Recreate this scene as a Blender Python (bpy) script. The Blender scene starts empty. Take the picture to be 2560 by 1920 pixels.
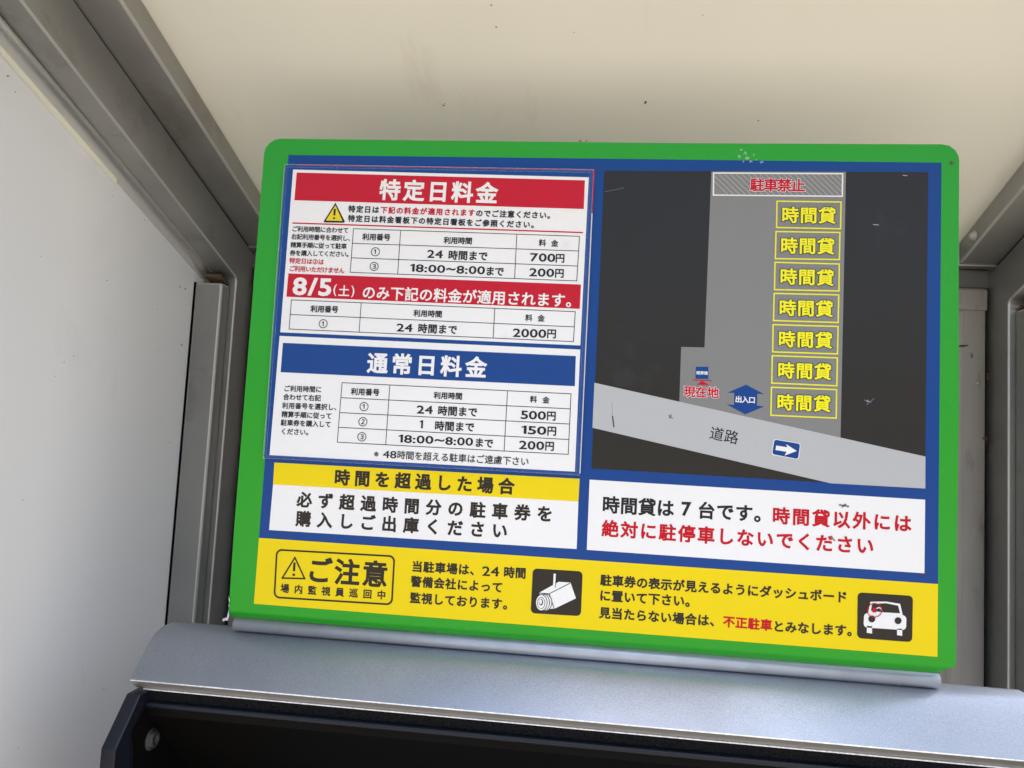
import bpy, bmesh, math, random
import numpy as np
from mathutils import Vector, Matrix
from mathutils.geometry import delaunay_2d_cdt
random.seed(7)
SC = bpy.context.scene
COL = SC.collection
# ------------------------------------------------------------------ camera
U = 0.5            # half a metre: width of the sign's printed field
ZB = 1.75          # height of the top edge of the printed field above the ground
cd = bpy.data.cameras.new('camera'); cam = bpy.data.objects.new('camera', cd); COL.objects.link(cam)
cd.sensor_width = 36.0; cd.lens = 1923.0 / 2560.0 * 36.0; cd.clip_start = 0.02; cd.clip_end = 4000
RX = Vector((0.99321471, 0.10391449, 0.05221423))
RY = Vector((0.04356788, 0.0838048, -0.9955293))
RZ = Vector((-0.10782572, 0.99104921, 0.07870883))
m = Matrix((RX, -RY, -RZ)).transposed().to_4x4()
m.translation = Vector((0.50791549 * U, -1.16163254 * U, -0.44674558 * U + ZB))
cam.matrix_world = m
SC.camera = cam
# ------------------------------------------------------------------ sky, sun, exposure
SUN_EL, SUN_AZ = math.radians(74), math.radians(75)     # sun very high to the right, kept out by the roof
w = bpy.data.worlds.new('World'); SC.world = w; w.use_nodes = True
nt = w.node_tree; bg = nt.nodes['Background']
sky = nt.nodes.new('ShaderNodeTexSky'); sky.sky_type = 'NISHITA'; sky.sun_disc = False
sky.sun_elevation = SUN_EL; sky.sun_rotation = SUN_AZ; sky.air_density = 1.0; sky.dust_density = 5.0; sky.ozone_density = 0.7
nt.links.new(sky.outputs[0], bg.inputs[0]); bg.inputs[1].default_value = 0.15
sd = bpy.data.lights.new('sun', 'SUN'); sd.energy = 4.5; sd.angle = math.radians(0.5); sd.color = (1.0, 0.95, 0.87)
sun = bpy.data.objects.new('sun', sd); COL.objects.link(sun)
sv = Vector((math.sin(SUN_AZ) * math.cos(SUN_EL), math.cos(SUN_AZ) * math.cos(SUN_EL), math.sin(SUN_EL)))
sun.rotation_euler = sv.to_track_quat('Z', 'Y').to_euler(); sun.location = (0, 0, 6)
SC.view_settings.view_transform = 'Standard'; SC.view_settings.look = 'None'
SC.view_settings.exposure = 1.66; SC.view_settings.gamma = 1.0
SC.cycles.max_bounces = 12; SC.cycles.diffuse_bounces = 8

# ------------------------------------------------------------------ materials
def mat(name, col, rough=0.5, metal=0.0, spec=0.5, var=0.0, vscale=8.0, bump=0.0, bscale=300.0, coat=0.0, stain=None, st_lo=0.62, st_scale=5.0, stretch=(1, 1, 1), flake=0.0, rvar=0.0):
    M = bpy.data.materials.new(name); M.use_nodes = True
    t = M.node_tree; N = t.nodes; L = t.links; b = N['Principled BSDF']
    b.inputs['Roughness'].default_value = rough; b.inputs['Metallic'].default_value = metal
    b.inputs['Specular IOR Level'].default_value = spec; b.inputs['Coat Weight'].default_value = coat; b.inputs['Coat Roughness'].default_value = 0.12
    tc = N.new('ShaderNodeTexCoord'); mp = N.new('ShaderNodeMapping'); L.new(tc.outputs['Object'], mp.inputs[0]); mp.inputs['Scale'].default_value = stretch
    def noise(sc, det=4, ro=0.55):
        n = N.new('ShaderNodeTexNoise'); n.inputs['Scale'].default_value = sc; n.inputs['Detail'].default_value = det; n.inputs['Roughness'].default_value = ro
        L.new(mp.outputs[0], n.inputs['Vector']); return n.outputs[0]
    def mix(fac, a, c, clamp=True):
        x = N.new('ShaderNodeMix'); x.data_type = 'RGBA'
        if isinstance(fac, float): x.inputs[0].default_value = fac
        else: L.new(fac, x.inputs[0])
        for i, v in ((6, a), (7, c)):
            if isinstance(v, tuple): x.inputs[i].default_value = (*v, 1)
            else: L.new(v, x.inputs[i])
        return x.outputs[2]
    def ramp(src, lo, hi):
        r = N.new('ShaderNodeMapRange'); L.new(src, r.inputs[0]); r.inputs[1].default_value = lo; r.inputs[2].default_value = hi; return r.outputs[0]
    out = tuple(col)
    if stain == 'film': stain = tuple(c * 0.86 + 0.012 for c in col)
    if var: out = mix(ramp(noise(vscale, 6), 0.3, 0.7), tuple(c * (1 - var) for c in col), tuple(min(1, c * (1 + var)) for c in col))
    if flake: out = mix(ramp(noise(1300, 1), 0.35, 0.65), mix(flake, out, (0, 0, 0)), mix(flake, out, (1, 1, 1)))
    if stain:
        f = ramp(noise(st_scale, 9, 0.7), st_lo, st_lo + 0.12); out = mix(f, out, tuple(stain))
    if isinstance(out, tuple): b.inputs['Base Color'].default_value = (*out, 1)
    else: L.new(out, b.inputs['Base Color'])
    if rvar:
        r = N.new('ShaderNodeMapRange'); L.new(noise(vscale * 3, 8, 0.7), r.inputs[0]); r.inputs[1].default_value = 0.3; r.inputs[2].default_value = 0.7
        r.inputs[3].default_value = max(0.02, rough - rvar); r.inputs[4].default_value = rough + rvar; L.new(r.outputs[0], b.inputs['Roughness'])
    if bump:
        bn = N.new('ShaderNodeBump'); bn.inputs['Strength'].default_value = bump; bn.inputs['Distance'].default_value = 0.001
        L.new(noise(bscale, 3), bn.inputs['Height']); L.new(bn.outputs[0], b.inputs['Normal'])
    return M
INK = dict(rough=0.24, spec=0.24, var=0.03, vscale=4, rvar=0.03, stain='film', st_lo=0.60, st_scale=16)
M = {
 'white': mat('print_white', (0.81, 0.79, 0.755), **INK),
 'black': mat('print_black', (0.016, 0.015, 0.017), **INK),
 'ink': mat('print_brown_black', (0.026, 0.020, 0.015), **INK),
 'red': mat('print_red', (0.52, 0.0, 0.012), **INK),
 'blue': mat('print_blue', (0.004, 0.050, 0.225), **INK),
 'yellow': mat('print_yellow', (0.80, 0.60, 0.0), **INK),
 'yel2': mat('print_lemon', (0.85, 0.78, 0.01), **INK),
 'map': mat('print_charcoal', (0.023, 0.020, 0.016), bump=0.05, bscale=900, **INK),
 'lot': mat('print_mid_grey', (0.215, 0.212, 0.20), bump=0.10, bscale=700, **INK),
 'road': mat('print_light_grey', (0.45, 0.45, 0.44), bump=0.10, bscale=700, **INK),
 'hatch': mat('print_hatch_grey', (0.45, 0.45, 0.44), **INK),
 'green': mat('green_film', (0.018, 0.32, 0.014), rough=0.26, spec=0.3, var=0.03, vscale=3, rvar=0.02, stain=(0.03, 0.17, 0.03), st_lo=0.70, st_scale=60),
 'edge': mat('pale_sheet_edge', (0.55, 0.62, 0.55), rough=0.5),
 'signgrey': mat('sign_grey_paint', (0.40, 0.42, 0.45), rough=0.35, metal=0.4, var=0.08, vscale=60),
 'hood': mat('silver_metallic_paint', (0.385, 0.42, 0.47), rough=0.38, metal=0.62, var=0.05, vscale=25, flake=0.10, bump=0.15, bscale=1100, rvar=0.04),
 'lip': mat('hood_lip_metal', (0.42, 0.40, 0.38), rough=0.35, metal=0.6),
 'bright': mat('highlight_edge_and_scratch', (0.85, 0.86, 0.85), rough=0.35, metal=0.5, var=0.25, vscale=400),  # paints the highlight on the hood's front edge; also its pale scratches
 'foam': mat('black_foam_seal', (0.006, 0.006, 0.007), rough=0.85, spec=0.15, bump=1.0, bscale=700, var=0.9, vscale=500),
 'blackm': mat('black_machine_paint', (0.007, 0.009, 0.014), rough=0.35, spec=0.3, bump=0.05, bscale=600),
 'inner': mat('black_recess_plastic', (0.003, 0.0028, 0.0026), rough=0.5, spec=0.08),
 'screw': mat('dark_screw_metal', (0.04, 0.04, 0.038), rough=0.55, metal=0.5, var=0.4, vscale=300),
 'alu': mat('grey_aluminium_frame', (0.335, 0.332, 0.318), rough=0.38, metal=0.6, var=0.10, vscale=9, rvar=0.08, bump=0.05, bscale=240, stain=(0.27, 0.26, 0.235), st_lo=0.56, st_scale=12),
 'alu_bright': mat('highlight_edge_and_bolt_aluminium', (0.58, 0.57, 0.54), rough=0.35, metal=0.6, var=0.05, vscale=8),  # lighter bevel colour paints highlight lines on frame edges; also the dome bolt
 'alu_bead': mat('smooth_aluminium_bead', (0.70, 0.69, 0.65), rough=0.34, metal=0.9, var=0.03, vscale=20),  # paler than the frame, so the colour carries the bead's bright highlight
 'alu_dark': mat('shade_dark_stained_aluminium', (0.17, 0.165, 0.15), rough=0.5, metal=0.4, var=0.12, vscale=8, stain=(0.10, 0.07, 0.05), st_lo=0.62, st_scale=14),
 'alu_post': mat('beige_grey_post_paint', (0.30, 0.28, 0.25), rough=0.5, metal=0.1, var=0.10, vscale=14, stain=(0.20, 0.18, 0.16), st_lo=0.56, st_scale=22, stretch=(2, 2, 0.5)),
 'rust': mat('rust', (0.07, 0.035, 0.018), rough=0.9, var=0.4, vscale=200),
 'brown': mat('brown_stain', (0.11, 0.075, 0.045), rough=0.8, var=0.3, vscale=150),
 'panel': mat('white_wall_panel', (0.73, 0.72, 0.69), rough=0.33, spec=0.4, var=0.02, vscale=3, stain=(0.67, 0.66, 0.635), st_lo=0.58, st_scale=6, stretch=(1, 1, 0.45), rvar=0.06),
 'roof': mat('cream_roof_panel', (0.72, 0.715, 0.655), rough=0.45, spec=0.3, var=0.02, vscale=2.5, stain=(0.65, 0.635, 0.575), st_lo=0.60, st_scale=7, stretch=(2.2, 0.7, 1)),
 'cream': mat('cream_lit_gap_and_speck', (0.85, 0.84, 0.72), rough=0.5),
 'speck': mat('faded_speck', (0.30, 0.28, 0.25), rough=0.9),
 'dirt': mat('dark_dirt', (0.06, 0.05, 0.04), rough=0.9),
 'fog': mat('pale_smear', (0.50, 0.62, 0.50), rough=0.6),
 'foil': mat('torn_silver_film', (0.75, 0.76, 0.74), rough=0.3, metal=0.5, bump=0.6, bscale=900),
 'ground': mat('pale_concrete_ground', (0.175, 0.160, 0.135), rough=0.85, var=0.15, vscale=2, bump=0.4, bscale=60),
}
def translucent(key, amount, tint):
    t = M[key].node_tree; N = t.nodes; L = t.links; b = N['Principled BSDF']; o = [n for n in N if n.type == 'OUTPUT_MATERIAL'][0]
    tr = N.new('ShaderNodeBsdfTranslucent'); tr.inputs[0].default_value = (*tint, 1); mx = N.new('ShaderNodeMixShader'); mx.inputs[0].default_value = amount
    L.new(b.outputs[0], mx.inputs[1]); L.new(tr.outputs[0], mx.inputs[2]); L.new(mx.outputs[0], o.inputs[0])
translucent('panel', 0.10, (0.80, 0.80, 0.80))
translucent('roof', 0.12, (0.80, 0.785, 0.70))
def clear_mat(name, fac):
    X = bpy.data.materials.new(name); X.use_nodes = True; t = X.node_tree; N = t.nodes; L = t.links
    for n in list(N): N.remove(n)
    o = N.new('ShaderNodeOutputMaterial'); a = N.new('ShaderNodeBsdfTransparent'); b = N.new('ShaderNodeBsdfPrincipled'); mx = N.new('ShaderNodeMixShader')
    b.inputs['Base Color'].default_value = (0.75, 0.82, 0.95, 1); b.inputs['Roughness'].default_value = 0.15
    n = N.new('ShaderNodeTexNoise'); n.inputs['Scale'].default_value = 90; r = N.new('ShaderNodeMapRange'); L.new(n.outputs[0], r.inputs[0])
    r.inputs[1].default_value = 0.3; r.inputs[2].default_value = 0.7; r.inputs[3].default_value = fac * 0.6; r.inputs[4].default_value = fac * 1.4
    L.new(r.outputs[0], mx.inputs[0]); L.new(a.outputs[0], mx.inputs[1]); L.new(b.outputs[0], mx.inputs[2]); L.new(mx.outputs[0], o.inputs[0]); return X
M['clear'] = clear_mat('clear_plastic_sleeve', 0.004)
M['rim'] = clear_mat('plastic_rim_highlight', 0.22)
M['smear'] = clear_mat('pale_film_smear', 0.28)
M['weld'] = clear_mat('clear_plastic_weld', 0.03)

# ------------------------------------------------------------------ helpers
def link(name, me, mats, parent=None, bevel=0.0, smooth=False, seg=2, edge=None):
    o = bpy.data.objects.new(name, me); COL.objects.link(o)
    for k in (mats if isinstance(mats, (list, tuple)) else [mats]): me.materials.append(M[k])
    if parent: o.parent = parent
    if bevel:
        if edge: me.materials.append(M[edge])
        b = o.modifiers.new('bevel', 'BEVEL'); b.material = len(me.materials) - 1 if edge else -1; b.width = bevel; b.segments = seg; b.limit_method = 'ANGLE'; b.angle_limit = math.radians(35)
    if smooth or bevel:
        for p in me.polygons: p.use_smooth = True
        if bevel:
            wn = o.modifiers.new('wn', 'WEIGHTED_NORMAL'); wn.keep_sharp = True
    return o
def thing(name, label, cat, group=None):
    o = bpy.data.objects.new(name, None); COL.objects.link(o); o['label'] = label; o['category'] = cat; o.empty_display_size = 0.1
    if group: o['group'] = group
    return o
def V(x, y, z): return (x * U, y * U, z * U + ZB)         # sign units -> world
def meshdata(name, vs, fs, mi=None):
    me = bpy.data.meshes.new(name); me.from_pydata(vs, [], fs)
    if mi:
        for p, k in zip(me.polygons, mi): p.material_index = k
    bm = bmesh.new(); bm.from_mesh(me); bmesh.ops.recalc_face_normals(bm, faces=bm.faces); bm.to_mesh(me); bm.free()
    return me
HEX = [(0, 3, 2, 1), (4, 5, 6, 7), (0, 1, 5, 4), (1, 2, 6, 5), (2, 3, 7, 6), (3, 0, 4, 7)]
def hexa(name, pts, m_, parent, bevel=0.0012, edge=None):
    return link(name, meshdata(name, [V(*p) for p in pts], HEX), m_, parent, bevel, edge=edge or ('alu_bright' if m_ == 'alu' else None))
def box(name, x0, x1, y0, y1, z0, z1, m_, parent, bevel=0.0012):
    return hexa(name, [(x0, y0, z0), (x1, y0, z0), (x1, y1, z0), (x0, y1, z0), (x0, y0, z1), (x1, y0, z1), (x1, y1, z1), (x0, y1, z1)], m_, parent, bevel)
def extrude_x(name, prof, x0, x1, m_, parent, closed=True, mi=None, bevel=0.0, smooth=False):
    """profile of (y, z) points swept from x0 to x1 (unit coordinates)"""
    n = len(prof); vs = [V(x0, y, z) for y, z in prof] + [V(x1, y, z) for y, z in prof]
    fs = [(i, (i + 1) % n, n + (i + 1) % n, n + i) for i in range(n if closed else n - 1)]; k = list(mi or [0] * len(fs))
    if closed: fs += [tuple(range(n)), tuple(range(2 * n - 1, n - 1, -1))]; k += [0, 0]
    return link(name, meshdata(name, vs, fs, k), m_, parent, bevel, smooth)

# ------------------------------------------------------------------ lettering (glyph outlines, thickened, as flat print)
GC = {}
def union(V2, F2):
    """triangulated union of convex faces"""
    r = delaunay_2d_cdt(V2, [], F2, 0, 1e-6); vs = [Vector(v) for v in r[0]]
    P = np.array([[tuple(V2[f[min(i, len(f) - 1)]]) for i in range(4)] for f in F2])
    Q = np.roll(P, -1, axis=1); D = Q - P
    ar = (P[:, :, 0] * Q[:, :, 1] - P[:, :, 1] * Q[:, :, 0]).sum(1); sg = np.where(ar >= 0, 1.0, -1.0)
    C = np.array([np.mean([tuple(vs[i]) for i in f], axis=0) for f in r[2]])
    cr = D[None, :, :, 0] * (C[:, None, None, 1] - P[None, :, :, 1]) - D[None, :, :, 1] * (C[:, None, None, 0] - P[None, :, :, 0])
    keep = ((cr * sg[None, :, None] >= -1e-12).all(2) & (np.abs(ar) > 1e-12)[None, :]).any(1)
    return vs, [list(f) for f, k in zip(r[2], keep) if k]
def glyph(ch, wt):
    key = (ch, wt)
    if key in GC: return GC[key]
    if ch == '1':      # plain stem with a small flag
        s_ = 0.052 + wt
        a = [Vector(p) for p in ((.30 - s_, 0), (.30 + s_, 0), (.30 + s_, .73), (.30 - s_, .73), (.30 - s_ * .2, .73), (.30 - s_ * .9, .565), (.10, .525), (.10, .61))]
        GC[key] = union(a, [[0, 1, 2, 3], [4, 5, 6, 7]]); return GC[key]
    cu = bpy.data.curves.new('g', 'FONT'); cu.body = ch; cu.size = 1.0; cu.resolution_u = 3; cu.fill_mode = 'FRONT'
    ob = bpy.data.objects.new('g', cu); COL.objects.link(ob)
    dg = bpy.context.evaluated_depsgraph_get(); me = bpy.data.meshes.new_from_object(ob.evaluated_get(dg))
    bpy.data.objects.remove(ob); bpy.data.curves.remove(cu)
    idx = {}; vs = []; remap = []
    for v in me.vertices:
        k = (round(v.co.x, 5), round(v.co.y, 5))
        if k not in idx: idx[k] = len(vs); vs.append(Vector(k))
        remap.append(idx[k])
    fs = [[remap[i] for i in p.vertices] for p in me.polygons]; fs = [f for f in fs if len(set(f)) == len(f)]
    bpy.data.meshes.remove(me)
    if wt > 0.0005:
        cnt = {}
        for f in fs:
            for a, b in zip(f, f[1:] + f[:1]): cnt[(min(a, b), max(a, b))] = cnt.get((min(a, b), max(a, b)), 0) + 1
        V2 = list(vs); F2 = [list(f) for f in fs]
        for (a, b), c in cnt.items():
            if c != 1: continue
            p, q = vs[a], vs[b]; d = q - p; ln = d.length
            if ln < 1e-6: continue
            d = d / ln * wt; nn = Vector((-d.y, d.x)); e = d * 0.92
            k = len(V2); V2 += [p - e - nn, q + e - nn, q + e + nn, p - e + nn]; F2.append([k, k + 1, k + 2, k + 3])
        vs, fs = union(V2, F2)
    GC[key] = (vs, fs); return GC[key]
def centre_y(): return 0.38
class Print:
    """flat print in the plane of the sign; x right, z up, in millimetres; lay = height of the ink layer"""
    def __init__(s): s.v = []; s.f = []
    def add(s, pts, faces, d):
        k = len(s.v); s.v += [(x / 1000.0, -d / 1000.0, z / 1000.0 + ZB) for x, z in pts]; s.f += [tuple(k + i for i in f) for f in faces]
    def obj(s, name, m_, parent):
        me = bpy.data.meshes.new(name); me.from_pydata(s.v, [], s.f)
        bm = bmesh.new(); bm.from_mesh(me)
        for f in bm.faces:
            f.normal_update()
            if f.normal.y > 0: f.normal_flip()
        bm.to_mesh(me); bm.free()
        return link(name, me, m_, parent)
def ear(pts):
    r = delaunay_2d_cdt([Vector(p) for p in pts], [], [list(range(len(pts)))], 1, 1e-5)
    return [tuple(v) for v in r[0]], [list(f) for f in r[2]]
def rrect(c, rad, n=6):
    out = []
    for i in range(4):
        p = Vector(c[i]); a = (Vector(c[i - 1]) - p).normalized(); b = (Vector(c[(i + 1) % 4]) - p).normalized()
        ce = p + (a + b) * rad
        for k in range(n + 1):
            t = math.pi / 2 * k / n
            out.append(tuple(ce - b * rad * math.cos(t) - a * rad * math.sin(t)))
    return out
def stroke(pr, pts, wd, closed, d):
    seg = list(zip(pts, pts[1:])) + ([(pts[-1], pts[0])] if closed else [])
    quads = []; faces = []
    for a, b in seg:
        a = Vector(a); b = Vector(b); t = (b - a); t = t.normalized() * wd / 2; n = Vector((-t.y, t.x)); e = t if len(seg) > 1 else t * 0
        k = len(quads); quads += [a - e - n, b + e - n, b + e + n, a - e + n]; faces.append([k, k + 1, k + 2, k + 3])
    vs, fs = union(quads, faces)
    pr.add([tuple(v) for v in vs], fs, d)
def art(entries, base, parent):
    """draw a list of printed elements; base = height of the first layer in mm in front of the sign's face"""
    for e in entries:
        kind, name, lay, col = e[:4]; d = base + 0.14 * lay; pr = Print()
        if kind == 'P': pr.add(*ear(e[4]), d)
        elif kind == 'R': pr.add(*ear(rrect(e[4], e[5])), d)
        elif kind == 'L': stroke(pr, e[4], e[5], e[6], d)
        elif kind == 'O': stroke(pr, rrect(e[4], e[5]), e[6], True, d)
        elif kind == 'T':
            s, a, b, em, wt, ol, sx = e[4:]
            a = Vector(a); b = Vector(b); n = len(s); t = (b - a).normalized(); up = Vector((-t.y, t.x))
            for layer, wgt, pd in ([('o', ol, d - 0.08)] if ol else []) + [('t', wt, d)]:
                q = pr if layer == 't' else Print()
                for i, ch in enumerate(s):
                    c = a if n == 1 else a + (b - a) * (i / (n - 1))
                    vs, fs = glyph(ch, wgt)
                    q.add([tuple(c + t * (v.x - 0.5) * em * sx + up * (v.y - 0.38) * em) for v in vs], fs, pd)
                if layer == 'o': q.obj('lettering_outline', 'black' if col == 'yel2' else 'white', parent)
        elif kind == 'F':
            s, a, b, h, wt = e[4:]
            a = Vector(a); b = Vector(b); t = (b - a).normalized(); up = Vector((-t.y, t.x)); x = 0.0; av = []; af = []
            for ch in s:
                vs, fs = glyph(ch, wt); x0 = min(v.x for v in vs); x1 = max(v.x for v in vs); k = len(av)
                av += [Vector((v.x - x0 + x, v.y)) for v in vs]; af += [[k + i for i in f] for f in fs]; x += x1 - x0 + (0.035 if ch not in '1:' else 0.06)
            X1 = max(v.x for v in av); Y0 = min(v.y for v in av); Y1 = max(v.y for v in av)
            pr.add([tuple(a + t * v.x / X1 * (b - a).length + up * ((v.y - Y0) / (Y1 - Y0) - 0.5) * h) for v in av], af, d)
        pr.obj(name, col, parent)

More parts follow.
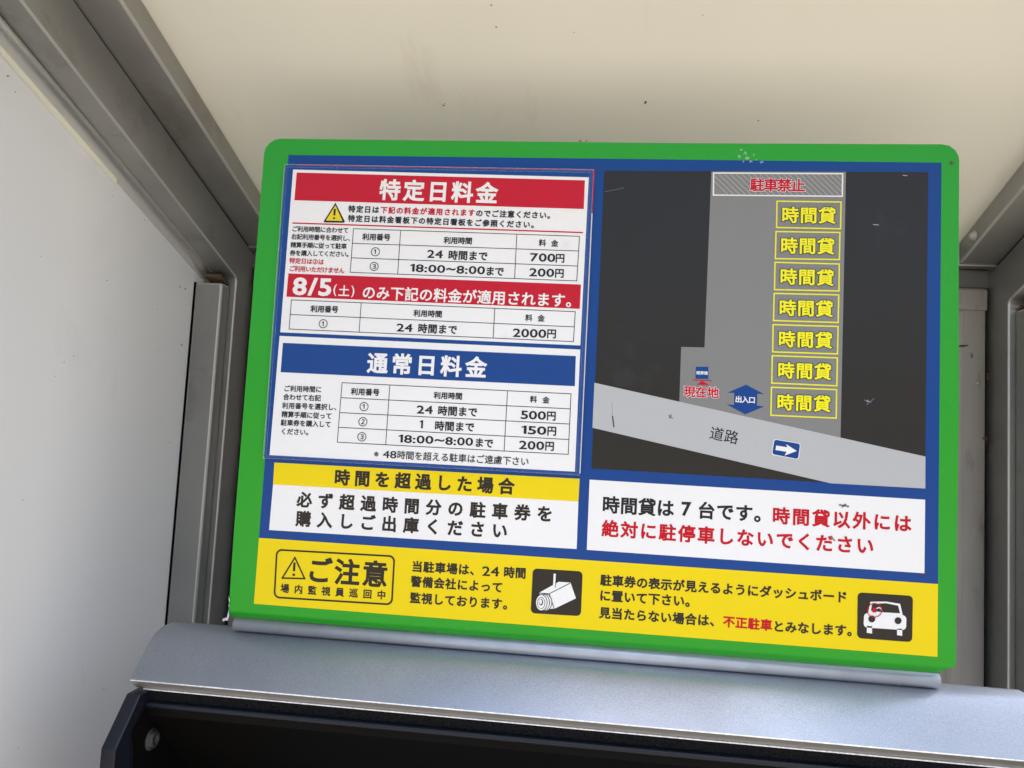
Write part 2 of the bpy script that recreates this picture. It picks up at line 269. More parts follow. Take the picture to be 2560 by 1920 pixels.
SHEET_ART = [
 ('P','backing',0,'blue',[(-1.0,-9.2),(245.2,-10.2),(245.0,-243.2),(0.2,-243.5)]),
 ('P','white_panel',1,'white',[(5.7,-12.8),(241.9,-15.7),(241.3,-146.0),(5.4,-144.6)]),
 ('P','red_band',2,'red',[(8.9,-15.3),(239.1,-18.2),(239.2,-40.7),(8.7,-38.0)]),
 ('T','lettering',3,'white','特定日料金',(86.4,-28.2),(163.6,-29.4),17.4,0.03,None,1.0),
 ('L','red_rule',2,'red',[(8.6,-56.6),(239.4,-59.1)],1.07,0),
 ('P','warning_triangle',2,'black',[(42.7,-39.4),(34.1,-54.9),(35.1,-55.6),(50.7,-55.5),(51.6,-54.6)]),
 ('P','warning_triangle',3,'yellow',[(42.9,-41.6),(36.0,-54.0),(49.5,-54.1)]),
 ('L','exclamation_mark',4,'black',[(42.6,-44.5),(42.7,-49.8)],1.66,0),
 ('L','exclamation_mark',4,'black',[(42.5,-51.3),(42.6,-52.7)],1.66,0),
 ('T','lettering',3,'black','特定日は',(56.5,-44.2),(75.8,-44.5),5.8,0.034,None,1.0),
 ('T','lettering',3,'red','下記の料金が適用されます',(82.6,-44.6),(152.4,-45.4),5.7,0.034,None,1.0),
 ('T','lettering',3,'black','のでご注意ください。',(158.6,-45.6),(214.3,-46.3),5.7,0.034,None,1.0),
 ('T','lettering',3,'black','特定日は料金看板下の特定日看板をご参照ください。',(56.7,-51.8),(202.2,-53.9),5.7,0.034,None,1.0),
 ('T','lettering',3,'black','ご利用時間に合わせて',(10.8,-61.3),(52.9,-61.6),4.8,0.024,None,1.0),
 ('T','lettering',3,'black','右記利用番号を選択し、',(10.9,-67.6),(57.4,-67.9),4.8,0.024,None,1.0),
 ('T','lettering',3,'black','精算手順に従って駐車',(10.8,-74.3),(52.2,-74.4),4.8,0.024,None,1.0),
 ('T','lettering',3,'black','券を購入してください。',(10.7,-80.8),(57.1,-80.7),4.8,0.024,None,1.0),
 ('T','lettering',3,'red','特定日は②は',(10.8,-87.0),(34.5,-87.4),4.8,0.024,None,1.0),
 ('T','lettering',3,'red','ご利用いただけません',(11.0,-93.4),(51.8,-93.9),4.8,0.024,None,1.0),
 ('L','table_rule',2,'black',[(58.9,-60.1),(236.9,-62.1),(236.4,-96.7),(58.7,-95.1)],0.55,1),
 ('L','table_rule',2,'black',[(97.0,-61.0),(96.9,-95.5)],0.55,0),
 ('L','table_rule',2,'black',[(188.7,-62.0),(188.8,-96.5)],0.55,0),
 ('L','table_rule',2,'black',[(59.0,-71.9),(236.6,-73.5)],0.55,0),
 ('L','table_rule',2,'black',[(58.8,-83.5),(236.5,-85.2)],0.55,0),
 ('T','lettering',3,'black','利用番号',(69.4,-66.4),(86.5,-66.4),5.7,0.03,None,1.0),
 ('T','lettering',3,'black','利用時間',(134.6,-67.6),(151.5,-67.7),5.7,0.03,None,1.0),
 ('T','lettering',3,'black','料金',(208.8,-67.9),(218.2,-68.0),5.6,0.026,None,1.0),
 ('T','lettering',3,'black','①',(77.9,-78.0),(78.0,-78.0),8.5,0.006,None,1.0),
 ('T','lettering',3,'black','③',(77.7,-89.7),(77.8,-89.7),8.4,0.006,None,1.0),
 ('F','lettering',3,'black','24',(119.3,-78.7),(131.8,-78.9),6.4,0.02),
 ('T','lettering',3,'black','時間まで',(139.8,-79.2),(163.3,-79.4),7.7,0.028,None,1.0),
 ('F','lettering',3,'black','18:00',(106.5,-90.2),(134.4,-90.4),6.4,0.02),
 ('F','lettering',3,'black','~',(135.1,-90.5),(142.5,-90.4),2.1,0.02),
 ('F','lettering',3,'black','8:00',(143.2,-90.6),(165.6,-90.6),6.4,0.02),
 ('T','lettering',3,'black','まで',(169.5,-91.0),(176.7,-91.1),7.6,0.028,None,1.0),
 ('F','lettering',3,'black','700',(199.9,-79.3),(219.3,-79.4),6.6,0.02),
 ('T','lettering',3,'black','円',(222.9,-79.4),(223.1,-79.4),7.5,0.028,None,1.0),
 ('F','lettering',3,'black','200',(199.8,-91.0),(219.0,-91.1),6.5,0.02),
 ('T','lettering',3,'black','円',(222.9,-91.1),(223.0,-91.1),7.5,0.028,None,1.0),
 ('P','red_band',2,'red',[(8.4,-97.4),(239.7,-99.4),(239.6,-118.1),(8.2,-116.1)]),
 ('F','lettering',3,'white','8/5',(12.8,-107.5),(44.6,-107.5),14.5,0.03),
 ('F','lettering',3,'white','(',(46.2,-109.7),(48.8,-109.7),9.4,0.01),
 ('F','lettering',3,'white',')',(60.7,-110.3),(63.2,-110.2),9.4,0.01),
 ('T','lettering',3,'white','土',(54.8,-110.0),(54.9,-110.0),9.4,0.016,None,1.0),
 ('T','lettering',3,'white','のみ下記の料金が適用されます。',(74.9,-110.6),(234.4,-112.0),11.2,0.02,None,1.0),
 ('L','table_rule',2,'black',[(12.6,-118.5),(236.3,-120.4),(236.0,-143.3),(12.4,-141.8)],0.55,1),
 ('L','table_rule',2,'black',[(69.3,-119.3),(69.2,-142.2)],0.55,0),
 ('L','table_rule',2,'black',[(174.7,-120.2),(174.7,-142.9)],0.55,0),
 ('L','table_rule',2,'black',[(12.7,-130.2),(236.0,-132.0)],0.55,0),
 ('T','lettering',3,'black','利用番号',(31.6,-125.0),(48.6,-124.9),5.7,0.03,None,1.0),
 ('T','lettering',3,'black','利用時間',(114.2,-125.7),(131.3,-125.8),5.6,0.03,None,1.0),
 ('T','lettering',3,'black','料金',(201.3,-126.3),(210.7,-126.3),5.5,0.026,None,1.0),
 ('T','lettering',3,'black','①',(39.9,-136.4),(40.0,-136.4),8.4,0.006,None,1.0),
 ('F','lettering',3,'black','24',(98.8,-137.4),(111.5,-137.4),6.3,0.02),
 ('T','lettering',3,'black','時間まで',(119.4,-137.4),(142.9,-137.5),7.6,0.028,None,1.0),
 ('F','lettering',3,'black','2000',(189.6,-138.2),(215.2,-138.1),6.7,0.02),
 ('T','lettering',3,'black','円',(219.2,-137.8),(219.3,-137.8),7.6,0.028,None,1.0),
 ('P','white_panel',1,'white',[(5.1,-147.5),(241.4,-149.1),(241.5,-240.8),(4.3,-241.1)]),
 ('P','blue_band',2,'blue',[(8.3,-152.9),(238.3,-154.2),(238.6,-177.0),(8.2,-176.1)]),
 ('T','lettering',3,'white','通常日料金',(85.6,-165.7),(162.8,-165.8),16.7,0.03,None,1.0),
 ('T','lettering',3,'black','ご利用時間に',(14.3,-188.7),(40.1,-188.3),5.1,0.024,None,1.0),
 ('T','lettering',3,'black','合わせて右記',(14.3,-195.3),(39.9,-195.0),5.1,0.024,None,1.0),
 ('T','lettering',3,'black','利用番号を選択し、',(14.1,-202.1),(56.0,-201.5),5.1,0.024,None,1.0),
 ('T','lettering',3,'black','精算手順に従って',(14.1,-208.9),(49.7,-208.5),5.1,0.024,None,1.0),
 ('T','lettering',3,'black','駐車券を購入して',(14.0,-215.4),(49.6,-215.0),5.1,0.024,None,1.0),
 ('T','lettering',3,'black','ください。',(14.4,-222.2),(34.9,-221.9),5.1,0.024,None,1.0),
 ('L','table_rule',2,'black',[(58.4,-182.2),(236.0,-182.9),(236.0,-228.3),(57.9,-228.4)],0.55,1),
 ('L','table_rule',2,'black',[(96.4,-182.7),(96.2,-228.4)],0.55,0),
 ('L','table_rule',2,'black',[(187.9,-182.9),(187.7,-228.3)],0.55,0),
 ('L','table_rule',2,'black',[(58.4,-193.9),(235.9,-194.2)],0.55,0),
 ('L','table_rule',2,'black',[(58.2,-205.5),(235.7,-205.6)],0.55,0),
 ('L','table_rule',2,'black',[(58.1,-216.9),(235.8,-217.2)],0.55,0),
 ('T','lettering',3,'black','利用番号',(68.8,-188.6),(86.0,-188.5),5.6,0.03,None,1.0),
 ('T','lettering',3,'black','利用時間',(134.0,-188.6),(150.8,-188.5),5.5,0.03,None,1.0),
 ('T','lettering',3,'black','料金',(208.0,-188.3),(217.4,-188.4),5.4,0.026,None,1.0),
 ('T','lettering',3,'black','①',(77.2,-199.8),(77.3,-199.8),8.4,0.006,None,1.0),
 ('T','lettering',3,'black','②',(77.1,-211.5),(77.2,-211.5),8.4,0.006,None,1.0),
 ('T','lettering',3,'black','③',(77.1,-223.1),(77.2,-223.1),8.4,0.006,None,1.0),
 ('F','lettering',3,'black','24',(118.7,-200.2),(131.3,-200.0),6.3,0.02),
 ('T','lettering',3,'black','時間まで',(138.9,-200.2),(162.1,-200.1),7.6,0.028,None,1.0),
 ('F','lettering',3,'black','1',(121.7,-211.3),(124.3,-211.3),6.2,0.02),
 ('T','lettering',3,'black','時間まで',(137.2,-211.8),(160.5,-211.6),7.6,0.028,None,1.0),
 ('F','lettering',3,'black','18:00',(105.9,-223.2),(133.2,-222.8),6.3,0.02),
 ('F','lettering',3,'black','~',(134.1,-223.0),(141.8,-222.8),2.0,0.02),
 ('F','lettering',3,'black','8:00',(142.3,-223.0),(163.8,-222.7),6.2,0.02),
 ('T','lettering',3,'black','まで',(168.5,-223.0),(175.7,-223.1),7.4,0.028,None,1.0),
 ('F','lettering',3,'black','500',(198.9,-200.4),(218.0,-200.2),6.6,0.02),
 ('T','lettering',3,'black','円',(222.0,-200.1),(222.1,-200.1),7.5,0.028,None,1.0),
 ('F','lettering',3,'black','150',(199.9,-211.7),(218.9,-211.5),6.5,0.02),
 ('T','lettering',3,'black','円',(222.9,-211.4),(223.0,-211.4),7.5,0.028,None,1.0),
 ('F','lettering',3,'black','200',(198.8,-223.1),(217.8,-222.9),6.5,0.02),
 ('T','lettering',3,'black','円',(221.8,-222.8),(221.9,-222.8),7.4,0.028,None,1.0),
 ('T','lettering',3,'black','※',(90.6,-235.6),(90.7,-235.6),6.7,0.004,None,1.0),
 ('F','lettering',3,'black','48',(94.4,-235.7),(105.2,-235.6),5.7,0.01),
 ('T','lettering',3,'black','時間を超える駐車はご遠慮下さい',(108.9,-235.5),(203.7,-235.3),6.8,0.012,None,1.0),
]
BOARD_ART = [
 ('P','yellow_band',1,'yellow',[(7.8,-246.8),(245.3,-246.0),(245.1,-262.9),(8.1,-263.8)]),
 ('P','white_panel',1,'white',[(8.1,-263.8),(245.1,-262.9),(245.4,-297.8),(7.7,-298.9)]),
 ('T','lettering',2,'ink','時間を超過した場合',(63.0,-255.2),(190.6,-254.6),12.5,0.036,None,1.0),
 ('T','lettering',2,'ink','必ず超過時間分の駐車券を',(34.3,-274.0),(220.6,-273.4),12.2,0.036,None,1.0),
 ('T','lettering',2,'ink','購入しご出庫ください',(34.5,-288.6),(187.3,-287.9),12.2,0.036,None,1.0),
 ('P','white_panel',1,'white',[(252.7,-246.2),(490.8,-246.9),(490.8,-298.6),(252.9,-297.9)]),
 ('T','lettering',2,'black','時間貸は',(269.2,-263.8),(309.0,-263.8),13.0,0.03,None,1.0),
 ('F','lettering',2,'black','7',(320.7,-263.6),(327.7,-263.5),10.5,0.03),
 ('T','lettering',2,'black','台です。',(338.6,-263.8),(378.9,-264.0),12.8,0.03,None,1.0),
 ('T','lettering',2,'red','時間貸以外には',(391.6,-264.3),(475.6,-264.5),12.6,0.032,None,1.0),
 ('T','lettering',2,'red','絶対に駐停車しないでください',(269.5,-281.3),(450.2,-281.9),12.7,0.032,None,1.0),
 ('P','yellow_panel',1,'yellow',[(0.0,-305.4),(500.0,-305.4),(500.0,-355.6),(0.0,-355.6)]),
 ('O','outline',2,'ink',[(15.2,-313.5),(108.0,-312.3),(108.3,-348.2),(16.0,-349.5)],4.2,1.35),
 ('L','warning_triangle',2,'ink',[(30.0,-318.5),(21.2,-334.6),(39.0,-333.8)],1.19,1),
 ('L','exclamation_mark',2,'ink',[(30.0,-322.2),(30.1,-328.8)],1.85,0),
 ('L','exclamation_mark',2,'ink',[(30.1,-330.6),(30.1,-332.4)],1.99,0),
 ('T','lettering',2,'ink','ご注意',(50.2,-326.7),(93.9,-326.4),20.3,0.029,None,1.0),
 ('T','lettering',2,'ink','場内監視員巡回中',(23.9,-342.2),(99.9,-341.7),7.0,0.032,None,1.0),
 ('T','lettering',2,'ink','当駐車場は、',(126.1,-318.7),(170.6,-318.3),8.5,0.036,None,1.0),
 ('F','lettering',2,'ink','24',(175.7,-318.6),(188.6,-318.2),7.2,0.02),
 ('T','lettering',2,'ink','時間',(196.1,-318.2),(204.7,-318.1),8.4,0.036,None,1.0),
 ('T','lettering',2,'ink','警備会社によって',(126.0,-329.9),(187.9,-329.7),8.4,0.036,None,1.0),
 ('T','lettering',2,'ink','監視しております。',(126.1,-342.0),(196.9,-341.7),8.4,0.036,None,1.0),
 ('T','lettering',2,'ink','駐車券の表示が見えるようにダッシュボード',(267.9,-319.0),(434.7,-319.0),8.5,0.037,None,1.0),
 ('T','lettering',2,'ink','に置いて下さい。',(267.8,-330.1),(329.9,-329.9),8.6,0.037,None,1.0),
 ('T','lettering',2,'ink','見当たらない場合は、',(268.1,-342.5),(347.7,-342.4),8.5,0.037,None,1.0),
 ('T','lettering',2,'red','不正駐車',(357.0,-342.2),(383.2,-342.5),8.4,0.037,None,1.0),
 ('T','lettering',2,'ink','とみなします。',(391.8,-342.9),(443.1,-342.1),8.3,0.037,None,1.0),
 ('R','camera_pictogram',2,'ink',[(213.6,-314.1),(250.6,-313.8),(250.7,-346.2),(213.6,-346.8)],3.3),
 ('P','camera_pictogram',3,'white',[(219.2,-331.5),(233.4,-322.5),(242.0,-322.5),(246.5,-333.6),(231.4,-342.1),(224.5,-343.2)]),
 ('L','camera_pictogram',4,'ink',[(219.5,-331.7),(226.7,-331.7),(230.8,-342.0)],0.53,0),
 ('L','camera_pictogram',4,'ink',[(226.7,-331.7),(241.8,-322.9)],0.53,0),
 ('P','camera_pictogram',5,'ink',[(229.2,-337.7),(229.1,-339.7),(228.4,-341.6),(227.4,-343.1),(226.0,-344.1),(224.4,-344.5),(222.8,-344.3),(221.3,-343.5),(220.1,-342.2),(219.3,-340.4),(218.9,-338.5),(219.1,-336.5),(219.7,-334.6),(220.8,-333.1),(222.2,-332.1),(223.8,-331.7),(225.4,-331.9),(226.9,-332.7),(228.1,-334.0),(228.9,-335.8)]),
 ('P','camera_pictogram',6,'white',[(228.7,-337.8),(228.6,-339.6),(228.0,-341.3),(227.0,-342.7),(225.7,-343.6),(224.2,-344.0),(222.8,-343.8),(221.4,-343.1),(220.3,-341.9),(219.5,-340.3),(219.2,-338.5),(219.3,-336.6),(219.9,-334.9),(220.9,-333.5),(222.2,-332.6),(223.7,-332.2),(225.2,-332.4),(226.5,-333.1),(227.6,-334.4),(228.4,-336.0)]),
 ('P','camera_pictogram',7,'ink',[(227.6,-337.8),(227.4,-339.7),(226.8,-341.5),(225.9,-342.9),(224.6,-343.8),(223.2,-344.2),(221.8,-344.0),(220.5,-343.3),(219.4,-342.0),(218.6,-340.4),(218.3,-338.5),(218.4,-336.6),(219.0,-334.9),(220.0,-333.5),(221.2,-332.5),(222.6,-332.1),(224.1,-332.3),(225.4,-333.1),(226.5,-334.4),(227.2,-336.0)]),
 ('P','camera_pictogram',8,'white',[(227.0,-337.9),(226.9,-339.6),(226.4,-341.3),(225.5,-342.6),(224.3,-343.5),(223.0,-343.9),(221.6,-343.7),(220.3,-343.0),(219.3,-341.8),(218.6,-340.3),(218.3,-338.5),(218.4,-336.8),(219.0,-335.1),(219.9,-333.8),(221.1,-332.9),(222.4,-332.5),(223.8,-332.7),(225.0,-333.4),(226.0,-334.6),(226.7,-336.1)]),
 ('P','camera_pictogram',9,'ink',[(225.8,-338.1),(225.6,-339.9),(225.1,-341.6),(224.2,-343.0),(223.0,-343.9),(221.7,-344.3),(220.3,-344.1),(219.1,-343.4),(218.0,-342.2),(217.3,-340.6),(217.0,-338.7),(217.1,-336.9),(217.7,-335.2),(218.6,-333.8),(219.8,-332.9),(221.1,-332.5),(222.5,-332.7),(223.7,-333.4),(224.8,-334.7),(225.5,-336.3)]),
 ('P','camera_pictogram',10,'white',[(225.2,-338.1),(225.1,-339.9),(224.6,-341.5),(223.8,-342.7),(222.8,-343.6),(221.5,-344.0),(220.3,-343.8),(219.1,-343.1),(218.2,-341.9),(217.6,-340.4),(217.3,-338.7),(217.4,-337.0),(217.9,-335.4),(218.7,-334.1),(219.8,-333.2),(221.0,-332.9),(222.2,-333.1),(223.4,-333.8),(224.3,-334.9),(225.0,-336.4)]),
 ('P','camera_pictogram',11,'ink',[(224.1,-338.4),(224.0,-339.7),(223.7,-340.9),(223.1,-341.9),(222.3,-342.6),(221.4,-342.8),(220.4,-342.7),(219.6,-342.2),(218.9,-341.3),(218.4,-340.1),(218.2,-338.8),(218.3,-337.4),(218.6,-336.2),(219.2,-335.2),(220.0,-334.6),(220.9,-334.3),(221.9,-334.4),(222.7,-335.0),(223.4,-335.9),(223.9,-337.0)]),
 ('P','camera_pictogram',12,'white',[(223.7,-338.4),(223.6,-339.6),(223.3,-340.7),(222.8,-341.6),(222.1,-342.2),(221.3,-342.5),(220.5,-342.3),(219.8,-341.8),(219.2,-341.0),(218.8,-340.0),(218.6,-338.8),(218.6,-337.5),(219.0,-336.4),(219.5,-335.5),(220.2,-334.9),(221.0,-334.7),(221.8,-334.8),(222.5,-335.3),(223.1,-336.1),(223.5,-337.2)]),
 ('P','camera_pictogram',13,'ink',[(222.5,-337.8),(222.5,-338.6),(222.3,-339.3),(222.0,-339.8),(221.6,-340.2),(221.1,-340.3),(220.6,-340.3),(220.2,-339.9),(219.8,-339.4),(219.6,-338.8),(219.4,-338.1),(219.5,-337.3),(219.7,-336.6),(220.0,-336.1),(220.4,-335.7),(220.9,-335.6),(221.4,-335.6),(221.8,-335.9),(222.2,-336.4),(222.4,-337.1)]),
 ('P','camera_pictogram',14,'white',[(221.7,-337.6),(221.7,-338.2),(221.6,-338.7),(221.4,-339.1),(221.1,-339.4),(220.8,-339.5),(220.5,-339.4),(220.2,-339.2),(219.9,-338.8),(219.8,-338.3),(219.7,-337.8),(219.7,-337.2),(219.8,-336.7),(220.0,-336.3),(220.3,-336.1),(220.6,-335.9),(221.0,-336.0),(221.3,-336.2),(221.5,-336.6),(221.7,-337.1)]),
 ('L','camera_pictogram',5,'white',[(230.1,-316.8),(230.0,-327.2)],1.59,0),
 ('L','camera_pictogram',5,'ink',[(231.2,-323.5),(231.0,-326.9)],0.4,0),
 ('R','car_pictogram',2,'ink',[(445.7,-315.0),(483.2,-314.8),(483.0,-346.8),(445.8,-346.9)],3.1),
 ('R','car_pictogram',3,'white',[(450.3,-328.9),(478.9,-328.6),(478.8,-338.9),(450.0,-339.1)],2.8),
 ('P','car_pictogram',4,'white',[(452.8,-329.7),(454.4,-320.9),(464.9,-320.0),(474.5,-320.9),(476.5,-329.2)]),
 ('P','car_pictogram',5,'ink',[(455.6,-322.3),(464.9,-321.2),(473.1,-322.3),(474.5,-327.4),(462.3,-327.6),(454.8,-327.1)]),
 ('P','car_pictogram',3,'white',[(452.3,-337.9),(455.8,-337.9),(455.9,-342.9),(452.3,-342.7)]),
 ('P','car_pictogram',3,'white',[(472.7,-338.2),(476.2,-338.1),(476.2,-343.0),(472.7,-342.7)]),
 ('P','car_pictogram',5,'ink',[(457.8,-332.6),(457.7,-333.3),(457.4,-334.0),(456.9,-334.6),(456.3,-335.0),(455.5,-335.1),(454.8,-335.1),(454.2,-334.8),(453.6,-334.3),(453.3,-333.7),(453.2,-332.9),(453.3,-332.2),(453.6,-331.5),(454.1,-330.9),(454.8,-330.5),(455.5,-330.4),(456.2,-330.4),(456.9,-330.7),(457.4,-331.2),(457.7,-331.8)]),
 ('P','car_pictogram',5,'ink',[(475.6,-332.5),(475.5,-333.2),(475.1,-333.9),(474.6,-334.5),(474.0,-334.9),(473.3,-335.0),(472.6,-335.0),(471.9,-334.7),(471.4,-334.2),(471.1,-333.6),(470.9,-332.8),(471.0,-332.1),(471.4,-331.4),(471.9,-330.8),(472.5,-330.5),(473.2,-330.3),(473.9,-330.4),(474.6,-330.6),(475.1,-331.1),(475.5,-331.8)]),
 ('L','car_pictogram',6,'white',[(458.8,-325.1),(460.1,-324.5),(461.5,-325.0),(462.1,-326.6)],0.69,0),
 ('P','car_pictogram',7,'red',[(455.8,-324.9),(458.5,-325.0),(458.3,-328.1),(455.6,-328.1)]),
 ('L','car_pictogram',7,'red',[(462.0,-326.2),(461.8,-327.9),(460.9,-329.4),(459.7,-330.5),(458.1,-331.2),(456.4,-331.4),(454.7,-330.9),(453.4,-329.9),(452.5,-328.6),(452.2,-327.0),(452.5,-325.3),(453.3,-323.8),(454.6,-322.6),(456.2,-321.9),(457.9,-321.8),(459.5,-322.3),(460.9,-323.2),(461.7,-324.6)],0.55,1),
]
MAP_ART = [
 ('P','map_ground',1,'map',[(253.5,-9.6),(490.7,-7.3),(490.7,-239.0),(253.6,-237.8)]),
 ('P','parking_lot',2,'lot',[(334.2,-9.1),(432.4,-8.0),(432.0,-206.1),(316.4,-185.2),(316.3,-143.9),(333.4,-143.7)]),
 ('P','road',3,'road',[(253.1,-173.6),(490.6,-216.3),(490.7,-239.0),(425.5,-239.0),(253.1,-207.5)]),
 ('L','no_parking_box',3,'white',[(335.9,-10.3),(430.0,-9.5),(430.0,-26.7),(336.3,-27.4)],1.02,1),
 ('L','hatching',3,'hatch',[(336.9,-16.9),(347.5,-27.3)],0.41,0),
 ('L','hatching',3,'hatch',[(336.7,-12.5),(351.8,-27.3)],0.41,0),
 ('L','hatching',3,'hatch',[(339.9,-11.3),(356.1,-27.2)],0.41,0),
 ('L','hatching',3,'hatch',[(344.2,-11.2),(360.4,-27.1)],0.41,0),
 ('L','hatching',3,'hatch',[(348.5,-11.2),(364.7,-27.1)],0.41,0),
 ('L','hatching',3,'hatch',[(352.8,-11.1),(368.9,-27.0)],0.41,0),
 ('L','hatching',3,'hatch',[(357.1,-11.1),(373.2,-27.0)],0.41,0),
 ('L','hatching',3,'hatch',[(361.4,-11.0),(377.5,-26.9)],0.41,0),
 ('L','hatching',3,'hatch',[(365.7,-11.0),(381.7,-26.8)],0.41,0),
 ('L','hatching',3,'hatch',[(370.0,-10.9),(386.0,-26.8)],0.41,0),
 ('L','hatching',3,'hatch',[(374.3,-10.9),(390.2,-26.7)],0.41,0),
 ('L','hatching',3,'hatch',[(378.6,-10.8),(394.5,-26.6)],0.41,0),
 ('L','hatching',3,'hatch',[(382.8,-10.8),(398.7,-26.6)],0.41,0),
 ('L','hatching',3,'hatch',[(387.1,-10.7),(402.9,-26.5)],0.41,0),
 ('L','hatching',3,'hatch',[(391.3,-10.7),(407.1,-26.5)],0.41,0),
 ('L','hatching',3,'hatch',[(395.6,-10.6),(411.3,-26.4)],0.41,0),
 ('L','hatching',3,'hatch',[(399.8,-10.6),(415.5,-26.3)],0.41,0),
 ('L','hatching',3,'hatch',[(404.1,-10.5),(419.7,-26.3)],0.41,0),
 ('L','hatching',3,'hatch',[(408.3,-10.5),(423.9,-26.2)],0.41,0),
 ('L','hatching',3,'hatch',[(412.5,-10.4),(428.1,-26.2)],0.41,0),
 ('L','hatching',3,'hatch',[(416.7,-10.4),(429.5,-23.2)],0.41,0),
 ('L','hatching',3,'hatch',[(420.9,-10.3),(429.4,-18.9)],0.41,0),
 ('L','hatching',3,'hatch',[(425.1,-10.3),(429.3,-14.5)],0.41,0),
 ('T','lettering',5,'red','駐車禁止',(368.2,-18.9),(398.1,-18.9),10.6,0.03,0.062,1.0),
 ('L','parking_bay',3,'yel2',[(383.0,-31.3),(429.2,-31.1),(429.2,-51.4),(383.2,-51.4)],0.94,1),
 ('T','lettering',5,'yel2','時間貸',(392.8,-41.7),(419.4,-41.5),12.8,0.028,0.062,1.0),
 ('L','parking_bay',3,'yel2',[(382.9,-54.5),(428.8,-54.2),(428.8,-74.6),(382.9,-75.1)],0.94,1),
 ('T','lettering',5,'yel2','時間貸',(392.5,-65.0),(419.0,-64.8),12.7,0.028,0.062,1.0),
 ('L','parking_bay',3,'yel2',[(382.7,-77.9),(428.8,-77.9),(428.9,-98.1),(382.9,-98.5)],0.94,1),
 ('T','lettering',5,'yel2','時間貸',(392.6,-88.4),(419.0,-88.4),12.6,0.028,0.062,1.0),
 ('L','parking_bay',3,'yel2',[(382.7,-101.4),(428.8,-101.0),(428.8,-121.6),(382.7,-121.7)],0.94,1),
 ('T','lettering',5,'yel2','時間貸',(392.5,-111.9),(418.8,-111.6),12.6,0.028,0.062,1.0),
 ('L','parking_bay',3,'yel2',[(382.5,-124.8),(428.8,-124.5),(428.7,-144.8),(382.7,-145.1)],0.94,1),
 ('T','lettering',5,'yel2','時間貸',(392.5,-135.2),(418.8,-135.0),12.5,0.028,0.062,1.0),
 ('L','parking_bay',3,'yel2',[(382.5,-147.9),(428.7,-147.7),(428.7,-168.2),(382.6,-168.2)],0.94,1),
 ('T','lettering',5,'yel2','時間貸',(392.5,-158.4),(418.6,-158.2),12.4,0.028,0.062,1.0),
 ('L','parking_bay',3,'yel2',[(382.5,-171.3),(428.6,-171.0),(428.7,-191.8),(382.6,-191.9)],0.94,1),
 ('T','lettering',5,'yel2','時間貸',(392.5,-181.9),(418.6,-181.7),12.3,0.028,0.062,1.0),
 ('P','machine_symbol',3,'blue',[(327.5,-158.4),(336.7,-158.1),(336.9,-167.2),(327.6,-167.4)]),
 ('T','lettering',4,'white','精算機',(329.4,-162.9),(335.0,-162.8),2.9,0.016,None,1.0),
 ('L','location_marker',3,'red',[(325.3,-168.3),(339.4,-168.3)],0.7,0),
 ('P','location_marker',4,'red',[(332.3,-168.7),(328.8,-171.8),(337.8,-171.7)]),
 ('T','lettering',5,'red','現在地',(323.5,-177.1),(340.6,-177.1),8.7,0.028,0.062,1.0),
 ('P','entrance_arrow',3,'blue',[(364.3,-170.2),(377.4,-176.6),(372.5,-176.5),(372.5,-185.3),(377.6,-185.7),(364.3,-192.1),(350.8,-185.4),(356.1,-185.6),(356.0,-176.7),(351.3,-176.7)]),
 ('T','lettering',4,'white','出入口',(359.2,-181.2),(368.8,-181.3),5.1,0.028,None,1.0),
 ('T','lettering',4,'black','道路',(344.4,-207.4),(354.9,-209.1),10.5,0.004,None,1.0),
 ('R','one_way_symbol',4,'white',[(384.9,-208.9),(404.2,-211.4),(403.1,-223.3),(383.6,-220.8)],1.9),
 ('R','one_way_symbol',5,'blue',[(385.5,-209.5),(403.7,-211.8),(402.5,-222.8),(384.2,-220.2)],1.6),
 ('P','one_way_symbol',6,'white',[(386.8,-213.8),(394.8,-214.7),(393.8,-212.5),(401.5,-217.0),(392.9,-220.8),(394.3,-218.0),(386.4,-217.1)]),
]
ROOF_SPOTS = [(0.2202, 0.1269, 0.0016, 0.0006, 'dirt'), (0.2237, 0.1232, 0.0009, 0.0005, 'dirt'), (0.571, 0.1185, 0.0011, 0.0024, 'brown'), (0.7671, 0.1587, 0.001, 0.0009, 'dirt'), (0.4602, 0.2129, 0.0022, 0.0009, 'rust'), (0.4719, 0.2127, 0.001, 0.0007, 'dirt'), (0.3316, -0.0354, 0.0009, 0.0008, 'brown'), (0.6413, -0.0539, 0.0007, 0.0004, 'brown'), (0.4515, -0.025, 0.0005, 0.0005, 'brown'), (0.3286, -0.0742, 0.001, 0.0006, 'brown')]
